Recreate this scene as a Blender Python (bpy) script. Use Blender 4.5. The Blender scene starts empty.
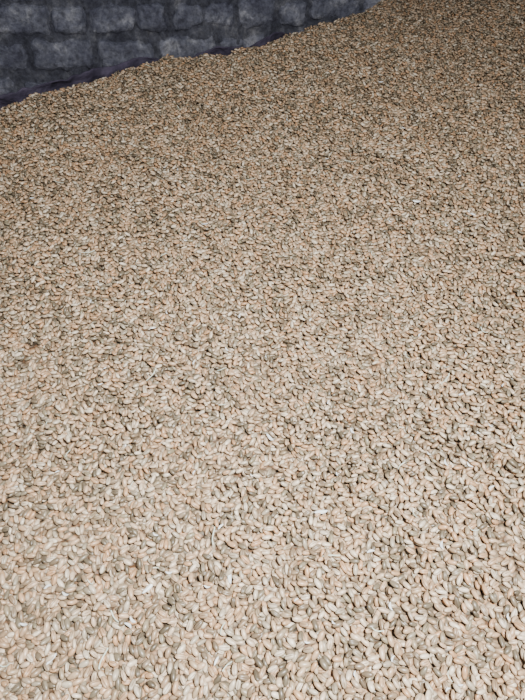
import bpy, math, random
import numpy as np
from mathutils import Matrix, Vector
from mathutils import noise as mnoise
rng=np.random.default_rng(7); random.seed(7)
AL=math.radians(12); ZOFF=0.38
F=529.0; PIT=math.radians(52); H0=0.275
col=bpy.context.scene.collection
M=Matrix.Translation((0,0,ZOFF))@Matrix.Rotation(AL,4,'X')
Mn=np.array(M)
def to_world(P): return P@Mn[:3,:3].T+Mn[:3,3]
# ---------- surface description ----------
CU=np.array([-1.2,-.5,-.271,-.205,-.150,-.115,-.08,-.045,-.003,.05,.09,.117,.165,.21,.4,1.2])
CV=np.array([.30,.45,.526,.578,.630,.655,.658,.657,.676,.720,.752,.780,.822,.90,1.0,1.1])
def vc(u): return np.interp(u,CU,CV)
def wall_v(u): return 0.97+math.tan(math.radians(14))*(u+.3)
def S(u,v):
    s=.0022*np.sin(u*17+v*9+1)+.0018*np.sin(v*23-u*11)+.0009*np.sin(u*47+.5)*np.sin(v*39+u*12)
    d=(v-vc(u)+.003*np.sin(u*61)+.003*np.sin(u*137+1)+.002*np.sin(u*290)); w=.009
    s=s-.62*w*np.logaddexp(0,d/w)
    return s
def frame(u,v):
    e=.003
    su=(S(u+e,v)-S(u-e,v))/(2*e); sv=(S(u,v+e)-S(u,v-e))/(2*e)
    n=np.stack([-su,-sv,np.ones_like(su)],-1); n/=np.linalg.norm(n,axis=-1,keepdims=True)
    t=np.stack([np.ones_like(su),0*su,su],-1); t/=np.linalg.norm(t,axis=-1,keepdims=True)
    b=np.cross(n,t)
    return np.stack([t,b,n],-1)
Ff=np.array([0,math.cos(PIT),-math.sin(PIT)]); Up=np.array([0,math.sin(PIT),math.cos(PIT)]); Cam=np.array([0,0,H0])
def project(P):
    d=P-Cam; z=d@Ff
    return 262.5+F*d[:,0]/z, 350-F*(d@Up)/z, z
def pix_to_uv(x,y):
    d=Ff+np.array([1,0,0])*(x-262.5)/F-Up*(y-350)/F
    t=H0/-d[2]; return d[0]*t,d[1]*t
# ---------- materials ----------
def newmat(name):
    m=bpy.data.materials.new(name); m.use_nodes=True
    nt=m.node_tree; return m,nt,nt.nodes['Principled BSDF']
def nd(nt,t,**k):
    n=nt.nodes.new(t)
    for a,b in k.items(): setattr(n,a,b)
    return n
def ramp(nt,stops,interp='LINEAR'):
    r=nt.nodes.new('ShaderNodeValToRGB'); r.color_ramp.interpolation=interp
    els=r.color_ramp.elements
    while len(els)<len(stops): els.new(.5)
    for e,(p,c) in zip(els,stops): e.position=p; e.color=(*c,1)
    return r
def math_(nt,op,a,b=None):
    n=nt.nodes.new('ShaderNodeMath'); n.operation=op
    for i,x in enumerate((a,b)):
        if x is None: continue
        if isinstance(x,(int,float)): n.inputs[i].default_value=x
        else: nt.links.new(x,n.inputs[i])
    return n.outputs[0]
def mixc(nt,blend,f,a,b):
    n=nt.nodes.new('ShaderNodeMix'); n.data_type='RGBA'; n.blend_type=blend
    for i,x in ((0,f),(6,a),(7,b)):
        if isinstance(x,(int,float)): n.inputs[i].default_value=x
        elif isinstance(x,tuple): n.inputs[i].default_value=(*x,1)
        else: nt.links.new(x,n.inputs[i])
    return n.outputs[2]
GR=[(0,(.53,.38,.245)),(.12,(.54,.32,.17)),(.24,(.62,.49,.35)),(.36,(.17,.13,.085)),(.48,(.56,.38,.235)),(.60,(.74,.64,.50)),(.70,(.25,.21,.145)),(.80,(.12,.098,.066)),(.90,(.52,.37,.235)),(1,(.27,.235,.155))]
def grain_material():
    m,nt,b=newmat('wheat_grain_skin'); L=nt.links
    at=nd(nt,'ShaderNodeAttribute',attribute_name='grain_data')
    sp=nd(nt,'ShaderNodeSeparateXYZ'); L.new(at.outputs['Vector'],sp.inputs[0])
    oi=nd(nt,'ShaderNodeObjectInfo')
    r=math_(nt,'FRACT',math_(nt,'ADD',sp.outputs[2],oi.outputs['Random']))
    c=ramp(nt,GR); L.new(r,c.inputs[0])
    tc=nd(nt,'ShaderNodeNewGeometry')
    no=nd(nt,'ShaderNodeTexNoise'); no.inputs['Scale'].default_value=600; no.inputs['Detail'].default_value=3
    L.new(tc.outputs['Position'],no.inputs['Vector'])
    nr=ramp(nt,[(.25,(.72,.69,.64)),(.75,(1.15,1.15,1.15))]); L.new(no.outputs['Fac'],nr.inputs[0])
    x=mixc(nt,'MULTIPLY',1.0,c.outputs[0],nr.outputs[0])
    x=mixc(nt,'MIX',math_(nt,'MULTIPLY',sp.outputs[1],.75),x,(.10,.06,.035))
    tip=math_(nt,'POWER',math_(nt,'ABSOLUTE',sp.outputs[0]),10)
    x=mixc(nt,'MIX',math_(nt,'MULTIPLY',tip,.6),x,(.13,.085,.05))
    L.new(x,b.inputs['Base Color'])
    b.inputs['Roughness'].default_value=.36; b.inputs['Specular IOR Level'].default_value=.65
    bp=nd(nt,'ShaderNodeBump'); bp.inputs['Strength'].default_value=.15; bp.inputs['Distance'].default_value=.0002
    L.new(no.outputs['Fac'],bp.inputs['Height']); L.new(bp.outputs[0],b.inputs['Normal'])
    return m
GM=grain_material()
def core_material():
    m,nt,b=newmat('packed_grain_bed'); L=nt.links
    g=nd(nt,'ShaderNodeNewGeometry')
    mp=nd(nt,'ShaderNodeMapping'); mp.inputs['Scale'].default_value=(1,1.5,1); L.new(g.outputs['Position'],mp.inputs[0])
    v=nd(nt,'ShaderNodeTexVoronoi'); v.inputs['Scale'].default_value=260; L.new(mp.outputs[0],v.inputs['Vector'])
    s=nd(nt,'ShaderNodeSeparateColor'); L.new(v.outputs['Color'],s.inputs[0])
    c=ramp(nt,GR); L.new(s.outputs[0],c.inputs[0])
    d=ramp(nt,[(.35,(1,1,1)),(.75,(.22,.17,.13))]); L.new(v.outputs['Distance'],d.inputs[0])  # dark cell rims: occlusion shade between grains painted into the bed colour
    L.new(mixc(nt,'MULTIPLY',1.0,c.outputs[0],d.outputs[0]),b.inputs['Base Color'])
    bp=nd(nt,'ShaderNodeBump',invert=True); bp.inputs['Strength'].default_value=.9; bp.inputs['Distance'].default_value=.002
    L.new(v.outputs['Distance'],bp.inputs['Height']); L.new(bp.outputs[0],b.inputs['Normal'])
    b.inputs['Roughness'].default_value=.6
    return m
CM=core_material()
# ---------- grain deposition on a periodic tile (mm) ----------
GS=.81
A,B=3.25,1.58
res=.5; N=560; T=N*res
K=17; half=K//2
gx=(np.arange(K)-half)*res; PX,PY=np.meshgrid(gx,gx,indexing='ij')
lib=[]
for iy in range(40):
    for pt in (-.5,-.3,-.15,-.05,.05,.15,.3,.5):
        yaw=iy*math.pi/20+rng.uniform(0,.15); pt+=rng.uniform(-.06,.06)
        Ry=np.array([[math.cos(pt),0,math.sin(pt)],[0,1,0],[-math.sin(pt),0,math.cos(pt)]])
        Rz=np.array([[math.cos(yaw),-math.sin(yaw),0],[math.sin(yaw),math.cos(yaw),0],[0,0,1]])
        R=Rz@Ry; Q=R@np.diag([1/A**2,1/B**2,1/B**2])@R.T
        a_=Q[2,2]; b_=2*(Q[0,2]*PX+Q[1,2]*PY); c_=Q[0,0]*PX**2+2*Q[0,1]*PX*PY+Q[1,1]*PY**2-1
        D=b_**2-4*a_*c_; ok=D>0; s=np.sqrt(np.where(ok,D,0))
        zb=np.where(ok,(-b_-s)/(2*a_),1e6); zt=np.where(ok,(-b_+s)/(2*a_),-1e6)
        lib.append((R,zb,zt))
LR=np.array([l[0] for l in lib]); LB=np.array([l[1] for l in lib]); LT=np.array([l[2] for l in lib])
Hm=np.zeros((N,N)); ID=-np.ones((N,N),int)
NG=int(T*T/16*3.0); KC=16
gp=np.zeros((NG,3)); go=np.zeros(NG,int)
kk=np.arange(K)-half
for i in range(NG):
    ci=rng.integers(0,N,2)
    ix=ci[0]+rng.integers(-8,9,KC); jy=ci[1]+rng.integers(-8,9,KC)
    o=rng.integers(0,len(lib),KC)
    X=(ix[:,None,None]+kk[None,:,None])%N; Y=(jy[:,None,None]+kk[None,None,:])%N
    z0=(Hm[X,Y]-LB[o]).reshape(KC,-1).max(1)
    k=int(z0.argmin()); z=z0[k]-.04
    gp[i]=(ix[k]%N*res,jy[k]%N*res,z); go[i]=o[k]
    Xk=X[k];Yk=Y[k]; top=LT[o[k]]+z; cur=Hm[Xk,Yk]; up=top>cur
    Hm[Xk,Yk]=np.where(up,top,cur); 
    idp=ID[Xk,Yk]; ID[Xk,Yk]=np.where(up,i,idp)
meanH=Hm.mean()
vis=np.bincount(ID[ID>=0].ravel(),minlength=NG)
keep=(vis>=3)
gp=gp[keep]*GS; go=go[keep]; well=vis[keep]; NT=len(gp)
T*=GS; meanH*=GS
print('tile grains',NG,'kept',NT,'meanH',meanH,'std',Hm.std())
# ---------- tile over the heap ----------
Pl=[];Ol=[];Wl=[]
for a in range(-5,6):
    for b in range(-2,7):
        q=gp.copy(); q[:,0]+=a*T; q[:,1]+=b*T; q[:,2]-=meanH
        Pl.append(q/1000.);Ol.append(go);Wl.append(well)
P=np.concatenate(Pl);O=np.concatenate(Ol);W=np.concatenate(Wl)
base=P.copy(); base[:,2]=S(P[:,0],P[:,1])
x,y,z=project(base)
k=(z>.05)&(np.abs(x-262.5)<262.5+F*.09/z)&(y<700+F*.06/z)&(y>-40)&(P[:,1]<vc(P[:,0])+.04)&(P[:,1]<wall_v(P[:,0])-.03)
P=P[k];O=O[k];W=W[k];n=len(P)
FR=frame(P[:,0],P[:,1])
C=np.stack([P[:,0],P[:,1],S(P[:,0],P[:,1])],-1)+FR[:,:,2]*P[:,2:3]
roll=np.where(rng.random(n)<.36,math.pi+rng.normal(0,.4,n),rng.normal(0,.8,n))
cr,sr=np.cos(roll),np.sin(roll); Z=np.zeros(n);I=np.ones(n)
Rx=np.stack([np.stack([I,Z,Z],-1),np.stack([Z,cr,-sr],-1),np.stack([Z,sr,cr],-1)],1)
R=FR@LR[O]@Rx
scl=GS*np.clip(rng.normal(.96,.07,n),.78,1.04)[:,None]*np.stack([rng.normal(1,.05,n),rng.normal(1,.05,n),rng.normal(1,.05,n)],-1)
rnd=rng.random(n)
x,y,z=project(C)
inv=(x>8)&(x<517)&(y<690)&(W>42)
order=np.argsort(np.where(inv,z,9))[:300]
ind=np.zeros(n,bool); ind[order]=True
print('grains',n)
def template(phis,nring):
    ph=np.array(phis); ns=len(ph)
    th=np.linspace(0,math.pi,nring+2)[1:-1]
    V=[(3.22,0,0)];D=[(1,0)]
    for t in th:
        xx=3.2*math.cos(t); r=math.sin(t)**.97*(1+.08*math.cos(t))
        for p in ph:
            dl=p
            cz=math.exp(-(dl/.16)**2)
            yy=1.6*r*math.sin(p); zz=-1.52*r*math.cos(p)+.35*cz*r
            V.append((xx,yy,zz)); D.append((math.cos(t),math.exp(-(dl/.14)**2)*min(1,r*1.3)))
    V.append((-3.22,0,0));D.append((-1,0))
    q=[];t3=[]
    nr=len(th)
    for j in range(ns):
        j2=(j+1)%ns
        t3.append((0,1+j,1+j2)); e=1+(nr-1)*ns; t3.append((len(V)-1,e+j2,e+j))
        for i in range(nr-1):
            s=1+i*ns; q.append((s+j,s+ns+j,s+ns+j2,s+j2))
    return np.array(V)/1000,np.array(D),np.array(q),np.array(t3)
HI=template([0,.13,.30,.8,1.35,1.95,2.55,math.pi,-2.55,-1.95,-1.35,-.8,-.30,-.13],9)
MD=template([0,.2,.65,1.4,2.3,-2.3,-1.4,-.65,-.2],6)
LO=template([0,.25,1.1,2.2,-2.2,-1.1,-.25],4)
def fill_mesh(me,V,quads,tris,data=None,midx=None):
    me.vertices.add(len(V)); me.vertices.foreach_set('co',V.astype(np.float32).ravel())
    nq,nt=len(quads),len(tris)
    loops=np.concatenate([quads.ravel(),tris.ravel()]).astype(np.int32)
    me.loops.add(len(loops)); me.loops.foreach_set('vertex_index',loops)
    me.polygons.add(nq+nt)
    ls=np.concatenate([np.arange(nq)*4,nq*4+np.arange(nt)*3]).astype(np.int32)
    me.polygons.foreach_set('loop_start',ls)
    if midx is not None: me.polygons.foreach_set('material_index',midx.astype(np.int32))
    me.polygons.foreach_set('use_smooth',np.ones(nq+nt,bool))
    me.update(calc_edges=True)
    if data is not None:
        at=me.attributes.new('grain_data','FLOAT_VECTOR','POINT'); at.data.foreach_set('vector',data.astype(np.float32).ravel())
def build(sel,tpl):
    V,D,q,t=tpl; m=len(sel); nv=len(V)
    VV=np.einsum('nij,nkj->nki',R[sel],V[None]*scl[sel][:,None,:])+C[sel][:,None,:]
    dd=np.zeros((m,nv,3)); dd[:,:,:2]=D; dd[:,:,2]=rnd[sel][:,None]
    off=(np.arange(m)*nv)[:,None,None]
    return VV.reshape(-1,3),dd.reshape(-1,3),(q[None]+off).reshape(-1,4),(t[None]+off).reshape(-1,3)
fr_=(x>-10)&(x<535)&(y<712)&(y>-10)
c1=fr_&(y>480)&(W>14); c2=fr_&~c1&((y>200)|(W>20)); c3=~c1&~c2
v1,d1,q1,t1=build(np.where(~ind&c1)[0],HI)
va,da,qa,ta=build(np.where(~ind&c2)[0],MD); vb,db,qb,tb=build(np.where(~ind&c3)[0],LO)
v2=np.concatenate([va,vb]); d2=np.concatenate([da,db]); q2=np.concatenate([qa,qb+len(va)]); t2=np.concatenate([ta,tb+len(va)])
print('verts',len(v1)+len(v2))
# heap bed under the grains
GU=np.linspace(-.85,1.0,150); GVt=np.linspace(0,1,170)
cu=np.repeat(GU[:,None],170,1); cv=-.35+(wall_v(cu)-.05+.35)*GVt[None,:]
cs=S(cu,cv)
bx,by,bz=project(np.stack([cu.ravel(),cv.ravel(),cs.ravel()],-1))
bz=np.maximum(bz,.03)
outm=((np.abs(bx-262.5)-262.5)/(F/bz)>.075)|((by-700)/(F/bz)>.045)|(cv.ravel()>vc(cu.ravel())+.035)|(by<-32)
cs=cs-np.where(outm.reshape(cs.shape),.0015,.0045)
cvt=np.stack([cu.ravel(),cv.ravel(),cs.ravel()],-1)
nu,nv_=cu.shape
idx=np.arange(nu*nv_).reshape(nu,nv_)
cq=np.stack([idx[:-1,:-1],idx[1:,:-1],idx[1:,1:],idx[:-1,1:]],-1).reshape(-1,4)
bd=np.concatenate([idx[:,0],idx[-1,1:],idx[-2::-1,-1],idx[0,-2:0:-1]])
allw=[to_world(v1),to_world(v2),to_world(cvt)]
sk=to_world(cvt)[bd].copy(); sk[:,2]=0
nb=len(bd); o1=len(v1);o2=o1+len(v2);o3=o2+len(cvt)
a=np.arange(nb);a2=(a+1)%nb
sq=np.stack([bd[a]+o2,a+o3,a2+o3,bd[a2]+o2],-1)[:, ::-1]
VV=np.concatenate(allw+[sk])
Q=np.concatenate([q1,q2+o1,cq+o2,sq]); Tt=np.concatenate([t1,t2+o1])
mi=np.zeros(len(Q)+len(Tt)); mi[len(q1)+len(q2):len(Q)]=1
DD=np.zeros((len(VV),3)); DD[:o1]=d1; DD[o1:o2]=d2
me=bpy.data.meshes.new('wheat_heap'); fill_mesh(me,VV,Q,Tt,DD,mi)
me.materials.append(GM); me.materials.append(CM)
ob=bpy.data.objects.new('wheat_heap',me); col.objects.link(ob)
ob['kind']='stuff'; ob['category']='wheat grain'; ob['label']='large heap of loose beige wheat grain sloping up to the brick wall'
# individual grains
gmesh=[]
for i in range(5):
    V,D,q,t=HI; g=bpy.data.meshes.new('wheat_grain')
    V=V*np.array([1+.05*(i-2)*.5,1+.03*((i*2)%5-2),1])
    fill_mesh(g,V,q,t,np.concatenate([D,np.zeros((len(D),1))],1)); g.materials.append(GM); gmesh.append(g)
M3=Mn[:3,:3]
for j,i in enumerate(order):
    o=bpy.data.objects.new('wheat_grain',gmesh[j%5])
    mm=np.eye(4); mm[:3,:3]=M3@R[i]@np.diag(scl[i]); mm[:3,3]=to_world(C[i][None])[0]
    o.matrix_world=Matrix(mm.tolist()); col.objects.link(o)
    o['category']='wheat grain'; o['label']='plump tan wheat grain with a lengthwise crease lying on the heap'; o['group']='loose wheat grains on the heap surface'
# ---------- chaff and straw ----------
def husk_mat(name,c,rough):
    m,nt,b=newmat(name); L=nt.links
    tc=nd(nt,'ShaderNodeTexCoord'); mp=nd(nt,'ShaderNodeMapping'); mp.inputs['Scale'].default_value=(200,3000,200); L.new(tc.outputs['Object'],mp.inputs[0])
    no=nd(nt,'ShaderNodeTexNoise'); no.inputs['Scale'].default_value=1; L.new(mp.outputs[0],no.inputs['Vector'])
    r=ramp(nt,[(.3,tuple(k*.75 for k in c)),(.7,c)]); L.new(no.outputs['Fac'],r.inputs[0]); L.new(r.outputs[0],b.inputs['Base Color'])
    b.inputs['Roughness'].default_value=rough; return m
HM=husk_mat('pale_husk',(.88,.92,.92),.3); SM=husk_mat('dry_straw',(.74,.82,.68),.3)
def strip_mesh(name,Ln,Wd,depth,curl,pts,mat,seed):
    vs=[];nx,ny=10,4
    for i in range(nx+1):
        s=i/nx; w=Wd*(math.sin(math.pi*(s*.94+.03))**.6 if pts else .92+.08*math.sin(s*9+seed))
        for j in range(ny+1):
            t=j/ny*2-1
            vs.append(((s-.5)*Ln, w*t/2+curl*math.sin(s*3+seed)*.5, depth*(1-t*t)*(w/Wd)+curl*(s-.5)**2*2))
    fs=[(i*(ny+1)+j,(i+1)*(ny+1)+j,(i+1)*(ny+1)+j+1,i*(ny+1)+j+1) for i in range(nx) for j in range(ny)]
    m=bpy.data.meshes.new(name); m.from_pydata(vs,[],fs); m.materials.append(mat)
    for p in m.polygons: p.use_smooth=True
    return m
husks=[strip_mesh('chaff_husk',.0042+.0014*i,.0014+.0003*i,.0006,.0012,True,HM,i) for i in range(3)]
straws=[strip_mesh('straw_fragment',.0065+.002*i,.0007,.0003,.0022,False,SM,i) for i in range(3)]
spots=[(240,318,0,80),(205,228,0,20),(152,378,1,75),(130,628,0,-35),(55,660,0,60),(470,217,0,150),(445,465,0,100),(250,180,1,10),(320,515,0,20),(440,548,0,80),(270,440,0,140),(90,258,1,30),(118,618,1,130),(106,660,1,85),(350,165,1,-10),(490,490,0,35),(180,110,1,140),(150,66,1,170),(30,255,1,60),(380,85,0,20),(445,380,1,60),(178,170,0,100),(330,560,1,15),(230,580,0,110),(400,470,1,45),(60,185,1,0),(415,205,0,0),(520,190,0,90),(215,540,1,100),(150,590,0,60),(485,330,1,120),(290,75,1,40)]
rs=random.Random(3)
for i in range(100):
    spots.append((rs.uniform(5,520),110+585*rs.random()**.9,0 if rs.random()<.7 else 1,rs.uniform(0,180)))
for i,(px,py,kd,ang) in enumerate(spots):
    u,v=pix_to_uv(px,py)
    me_=(straws if kd else husks)[0 if i>=32 else i%3]
    fr=frame(np.array([u]),np.array([v]))[0]
    c=np.array([u,v,float(S(np.array(u),np.array(v)))])+fr[:,2]*.0024
    rz=np.array(Matrix.Rotation(math.radians(ang),3,'Z')@Matrix.Rotation(random.uniform(-.12,.12),3,'Y')@Matrix.Rotation(random.uniform(-.4,.4),3,'X'))
    if i>=32: rz=rz*random.uniform(.5,.95)
    mm=np.eye(4); mm[:3,:3]=M3@fr@rz; mm[:3,3]=to_world(c[None])[0]
    o=bpy.data.objects.new('straw_fragment' if kd else 'chaff_husk',me_); o.matrix_world=Matrix(mm.tolist()); col.objects.link(o)
    o['category']='straw' if kd else 'chaff'
    o['label']='thin pale dry straw fragment lying on wheat grains' if kd else 'pale papery curled chaff husk lying on wheat grains'
    o['group']='straw bits on the wheat' if kd else 'chaff husks on the wheat'
# ---------- brick wall ----------
def wall_mats():
    out=[]
    for nm,k in (('limewashed_brick',1.5),('limewashed_mortar',.78)):
        m,nt,b=newmat(nm); L=nt.links
        g=nd(nt,'ShaderNodeNewGeometry')
        n1=nd(nt,'ShaderNodeTexNoise'); n1.inputs['Scale'].default_value=19; n1.inputs['Detail'].default_value=12; n1.inputs['Roughness'].default_value=.74; n1.inputs['Distortion'].default_value=.4; L.new(g.outputs['Position'],n1.inputs['Vector'])
        n2=nd(nt,'ShaderNodeTexNoise'); n2.inputs['Scale'].default_value=120; n2.inputs['Detail'].default_value=8; n2.inputs['Roughness'].default_value=.7; L.new(g.outputs['Position'],n2.inputs['Vector'])
        r=ramp(nt,[(.36,(.09*k,.09*k,.125*k)),(.47,(.16*k,.165*k,.212*k)),(.55,(.245*k,.25*k,.30*k)),(.63,(.46*k,.46*k,.50*k))]); L.new(n1.outputs['Fac'],r.inputs[0])
        r2=ramp(nt,[(.35,(.5,.5,.5)),(.62,(1.15,1.15,1.15))]); L.new(n2.outputs['Fac'],r2.inputs[0])
        L.new(mixc(nt,'MULTIPLY',1.0,r.outputs[0],r2.outputs[0]),b.inputs['Base Color'])
        bp=nd(nt,'ShaderNodeBump'); bp.inputs['Strength'].default_value=1; bp.inputs['Distance'].default_value=.006
        L.new(n2.outputs['Fac'],bp.inputs['Height']); L.new(bp.outputs[0],b.inputs['Normal']); b.inputs['Roughness'].default_value=.85
        out.append(m)
    return out
BM,MM=wall_mats()
yaw=math.radians(14)
vs=[];fs=[];mi=[]
def box(x0,x1,y0,y1,z0,z1,bev,mat,jit=0):
    b0=len(vs)
    nx,nz=14,8
    sd=random.uniform(0,50); rot=random.uniform(-.05,.05)
    for i in range(nx+1):
        for j in range(nz+1):
            a_=i/nx;c_=j/nz
            cx=(a_-.5)*2; cz=(c_-.5)*2
            k=1-.12*(abs(cx)**4*abs(cz)**4)
            xx=(x0+x1)/2+cx*k*(x1-x0)/2; zz=(z0+z1)/2+cz*k*(z1-z0)/2+rot*cx*(x1-x0)/2
            nv=mnoise.noise_vector(Vector((xx*30,zz*30,sd)))
            n2=mnoise.noise_vector(Vector((xx*120,zz*120,sd)))
            n3=mnoise.noise(Vector((xx*18,zz*18,sd+9)))
            xx+=nv.x*jit+n2.x*jit*.6; zz+=nv.y*jit+n2.y*jit*.6
            e=max(abs(cx)**10,abs(cz)**8)
            yy=y0+bev*e+nv.z*jit*.6+n2.z*jit*.5+max(0,n3-.2)*.012
            vs.append((xx,yy,zz))
    for i in range(nx):
        for j in range(nz):
            k=b0+i*(nz+1)+j; fs.append((k,k+nz+1,k+nz+2,k+1)); mi.append(mat)
    ring=[i*(nz+1) for i in range(nx+1)]+[nx*(nz+1)+j for j in range(1,nz+1)]+[i*(nz+1)+nz for i in range(nx-1,-1,-1)]+[j for j in range(nz-1,0,-1)]
    c0=len(vs)
    for k in ring: p=vs[b0+k]; vs.append((p[0],y1,p[2]))
    nr=len(ring)
    for t in range(nr): fs.append((b0+ring[t],c0+t,c0+(t+1)%nr,b0+ring[(t+1)%nr])); mi.append(mat)
bh,bw,mo=.044,.086,.0085
row=0;zz=.01
while zz<1.2:
    xx=-1.2-(.05 if row%2 else 0)+random.uniform(-.015,.015)
    while xx<1.3:
        w=bw*random.choice([.6,.85,1,1.1,1.25])
        pr=random.uniform(-.003,.003)
        box(xx,xx+w,-.001+pr,.05,zz+random.uniform(-.004,.004),zz+bh*random.uniform(.86,1.06),.0075,0,.007)
        xx+=w+mo*random.uniform(.4,1.6)
    zz+=bh+mo; row+=1
b0=len(vs); mx,mz=260,125
for i in range(mx+1):
    for j in range(mz+1):
        X_=-1.35+2.8*i/mx; Z_=1.25*j/mz
        vs.append((X_,.0075+.009*mnoise.noise(Vector((X_*35,Z_*35,2)))+.003*mnoise.noise(Vector((X_*110,Z_*110,7))),Z_))
for i in range(mx):
    for j in range(mz):
        k=b0+i*(mz+1)+j; fs.append((k,k+mz+1,k+mz+2,k+1)); mi.append(1)
b0=len(vs)
for p in [(-1.35,.03,0),(1.45,.03,0),(1.45,.03,1.25),(-1.35,.03,1.25),(-1.35,.2,0),(1.45,.2,0),(1.45,.2,1.25),(-1.35,.2,1.25)]: vs.append(p)
for f in [(0,1,2,3),(5,4,7,6),(0,4,5,1),(3,2,6,7),(0,3,7,4),(1,5,6,2)]: fs.append(tuple(b0+k for k in f)); mi.append(1)
wm=bpy.data.meshes.new('wall_back'); wm.from_pydata(vs,[],fs); wm.materials.append(BM); wm.materials.append(MM)
wm.polygons.foreach_set('material_index',mi); wm.polygons.foreach_set('use_smooth',[True]*len(fs))
w=bpy.data.objects.new('wall_back',wm); col.objects.link(w)
w.location=(0,float(wall_v(0)),0); w.rotation_euler=(0,0,yaw)
w['kind']='structure'; w['category']='wall'; w['label']='rough dark blue-grey limewashed brick wall behind the wheat heap'
# floor
fm=bpy.data.meshes.new('floor'); fm.from_pydata([(-1.8,-1.6,0),(2,-1.6,0),(2,1.8,0),(-1.8,1.8,0)],[],[(0,1,2,3)])
m,nt,b=newmat('dusty_concrete'); g=nd(nt,'ShaderNodeNewGeometry'); n1=nd(nt,'ShaderNodeTexNoise'); n1.inputs['Scale'].default_value=12; n1.inputs['Detail'].default_value=8
nt.links.new(g.outputs['Position'],n1.inputs['Vector']); r=ramp(nt,[(.3,(.13,.12,.11)),(.7,(.25,.23,.21))]); nt.links.new(n1.outputs['Fac'],r.inputs[0]); nt.links.new(r.outputs[0],b.inputs['Base Color'])
fm.materials.append(m); f=bpy.data.objects.new('floor',fm); col.objects.link(f); f['kind']='structure'; f['category']='floor'; f['label']='dusty grey concrete floor under the heap'
# ---------- purple sheet behind crest ----------
m,nt,b=newmat('purple_tarpaulin'); g=nd(nt,'ShaderNodeNewGeometry'); n1=nd(nt,'ShaderNodeTexNoise'); n1.inputs['Scale'].default_value=60; n1.inputs['Detail'].default_value=6
nt.links.new(g.outputs['Position'],n1.inputs['Vector']); r=ramp(nt,[(.3,(.025,.021,.04)),(.7,(.085,.07,.115))]); nt.links.new(n1.outputs['Fac'],r.inputs[0]); nt.links.new(r.outputs[0],b.inputs['Base Color']); b.inputs['Roughness'].default_value=.8
bp=nd(nt,'ShaderNodeBump'); bp.inputs['Strength'].default_value=.9; bp.inputs['Distance'].default_value=.008; nt.links.new(n1.outputs['Fac'],bp.inputs['Height']); nt.links.new(bp.outputs[0],b.inputs['Normal'])
us=np.linspace(-.42,.06,161); hs=np.interp(us,[-.5,-.33,-.2,-.15,-.125,-.10,-.06,.0,.03,.06,.3],[.010,.010,.006,-.001,-.012,-.012,-.001,.001,-.002,-.012,-.02])
sv=[];sf=[];nr=8
for i,u in enumerate(us):
    for j in range(nr+1):
        t=j/nr
        nz=mnoise.noise_vector(Vector((u*55,t*3,3)))
        vv=float(vc(u))+.052+.007*nz.x+.012*(1-t)
        top=-.016+hs[i]+.008*mnoise.noise(Vector((u*26,0,0)))+.003*mnoise.noise(Vector((u*150,4,0)))
        bot=float(S(np.array(u),np.array(vv)))+.001
        zz_=bot+max(top-bot,.002)*t+.001*nz.z*(t>.2)
        sv.append((u,vv,zz_))
for i in range(len(us)-1):
    for j in range(nr):
        k_=i*(nr+1)+j; sf.append((k_,k_+nr+1,k_+nr+2,k_+1))
sm=bpy.data.meshes.new('tarpaulin'); sm.from_pydata([tuple(p) for p in to_world(np.array(sv))],[],sf); sm.materials.append(m)
for p in sm.polygons: p.use_smooth=True
s_=bpy.data.objects.new('tarpaulin',sm); col.objects.link(s_)
md=s_.modifiers.new('t','SOLIDIFY'); md.thickness=.001
s_['category']='tarpaulin'; s_['label']='dark purple tarpaulin edge tucked between wheat heap and brick wall'
# ---------- light ----------
def area(name,loc,target,size,energy,colr):
    l=bpy.data.lights.new(name,'AREA'); l.shape='DISK'; l.size=size; l.energy=energy; l.color=colr
    o=bpy.data.objects.new(name,l); col.objects.link(o); o.location=loc
    o.rotation_euler=(Vector(target)-Vector(loc)).to_track_quat('-Z','Y').to_euler(); return o
camw=M@Vector((0,0,H0))
area('flash_lamp',camw+Vector((.055,-.01,.10)),M@Vector((.03,.14,0)),.02,6.2,(1,.99,.975))
w_=bpy.data.worlds.new('World'); bpy.context.scene.world=w_; w_.use_nodes=True
w_.node_tree.nodes['Background'].inputs[0].default_value=(.66,.76,1,1); w_.node_tree.nodes['Background'].inputs[1].default_value=.11
# ---------- camera ----------
cd=bpy.data.cameras.new('camera'); co=bpy.data.objects.new('camera',cd); col.objects.link(co)
cd.sensor_fit='VERTICAL'; cd.sensor_height=36; cd.lens=F/700*36; cd.clip_start=.01
co.matrix_world=M@Matrix.Translation((0,0,H0))@Matrix.Rotation(math.pi/2-PIT,4,'X')
bpy.context.scene.camera=co
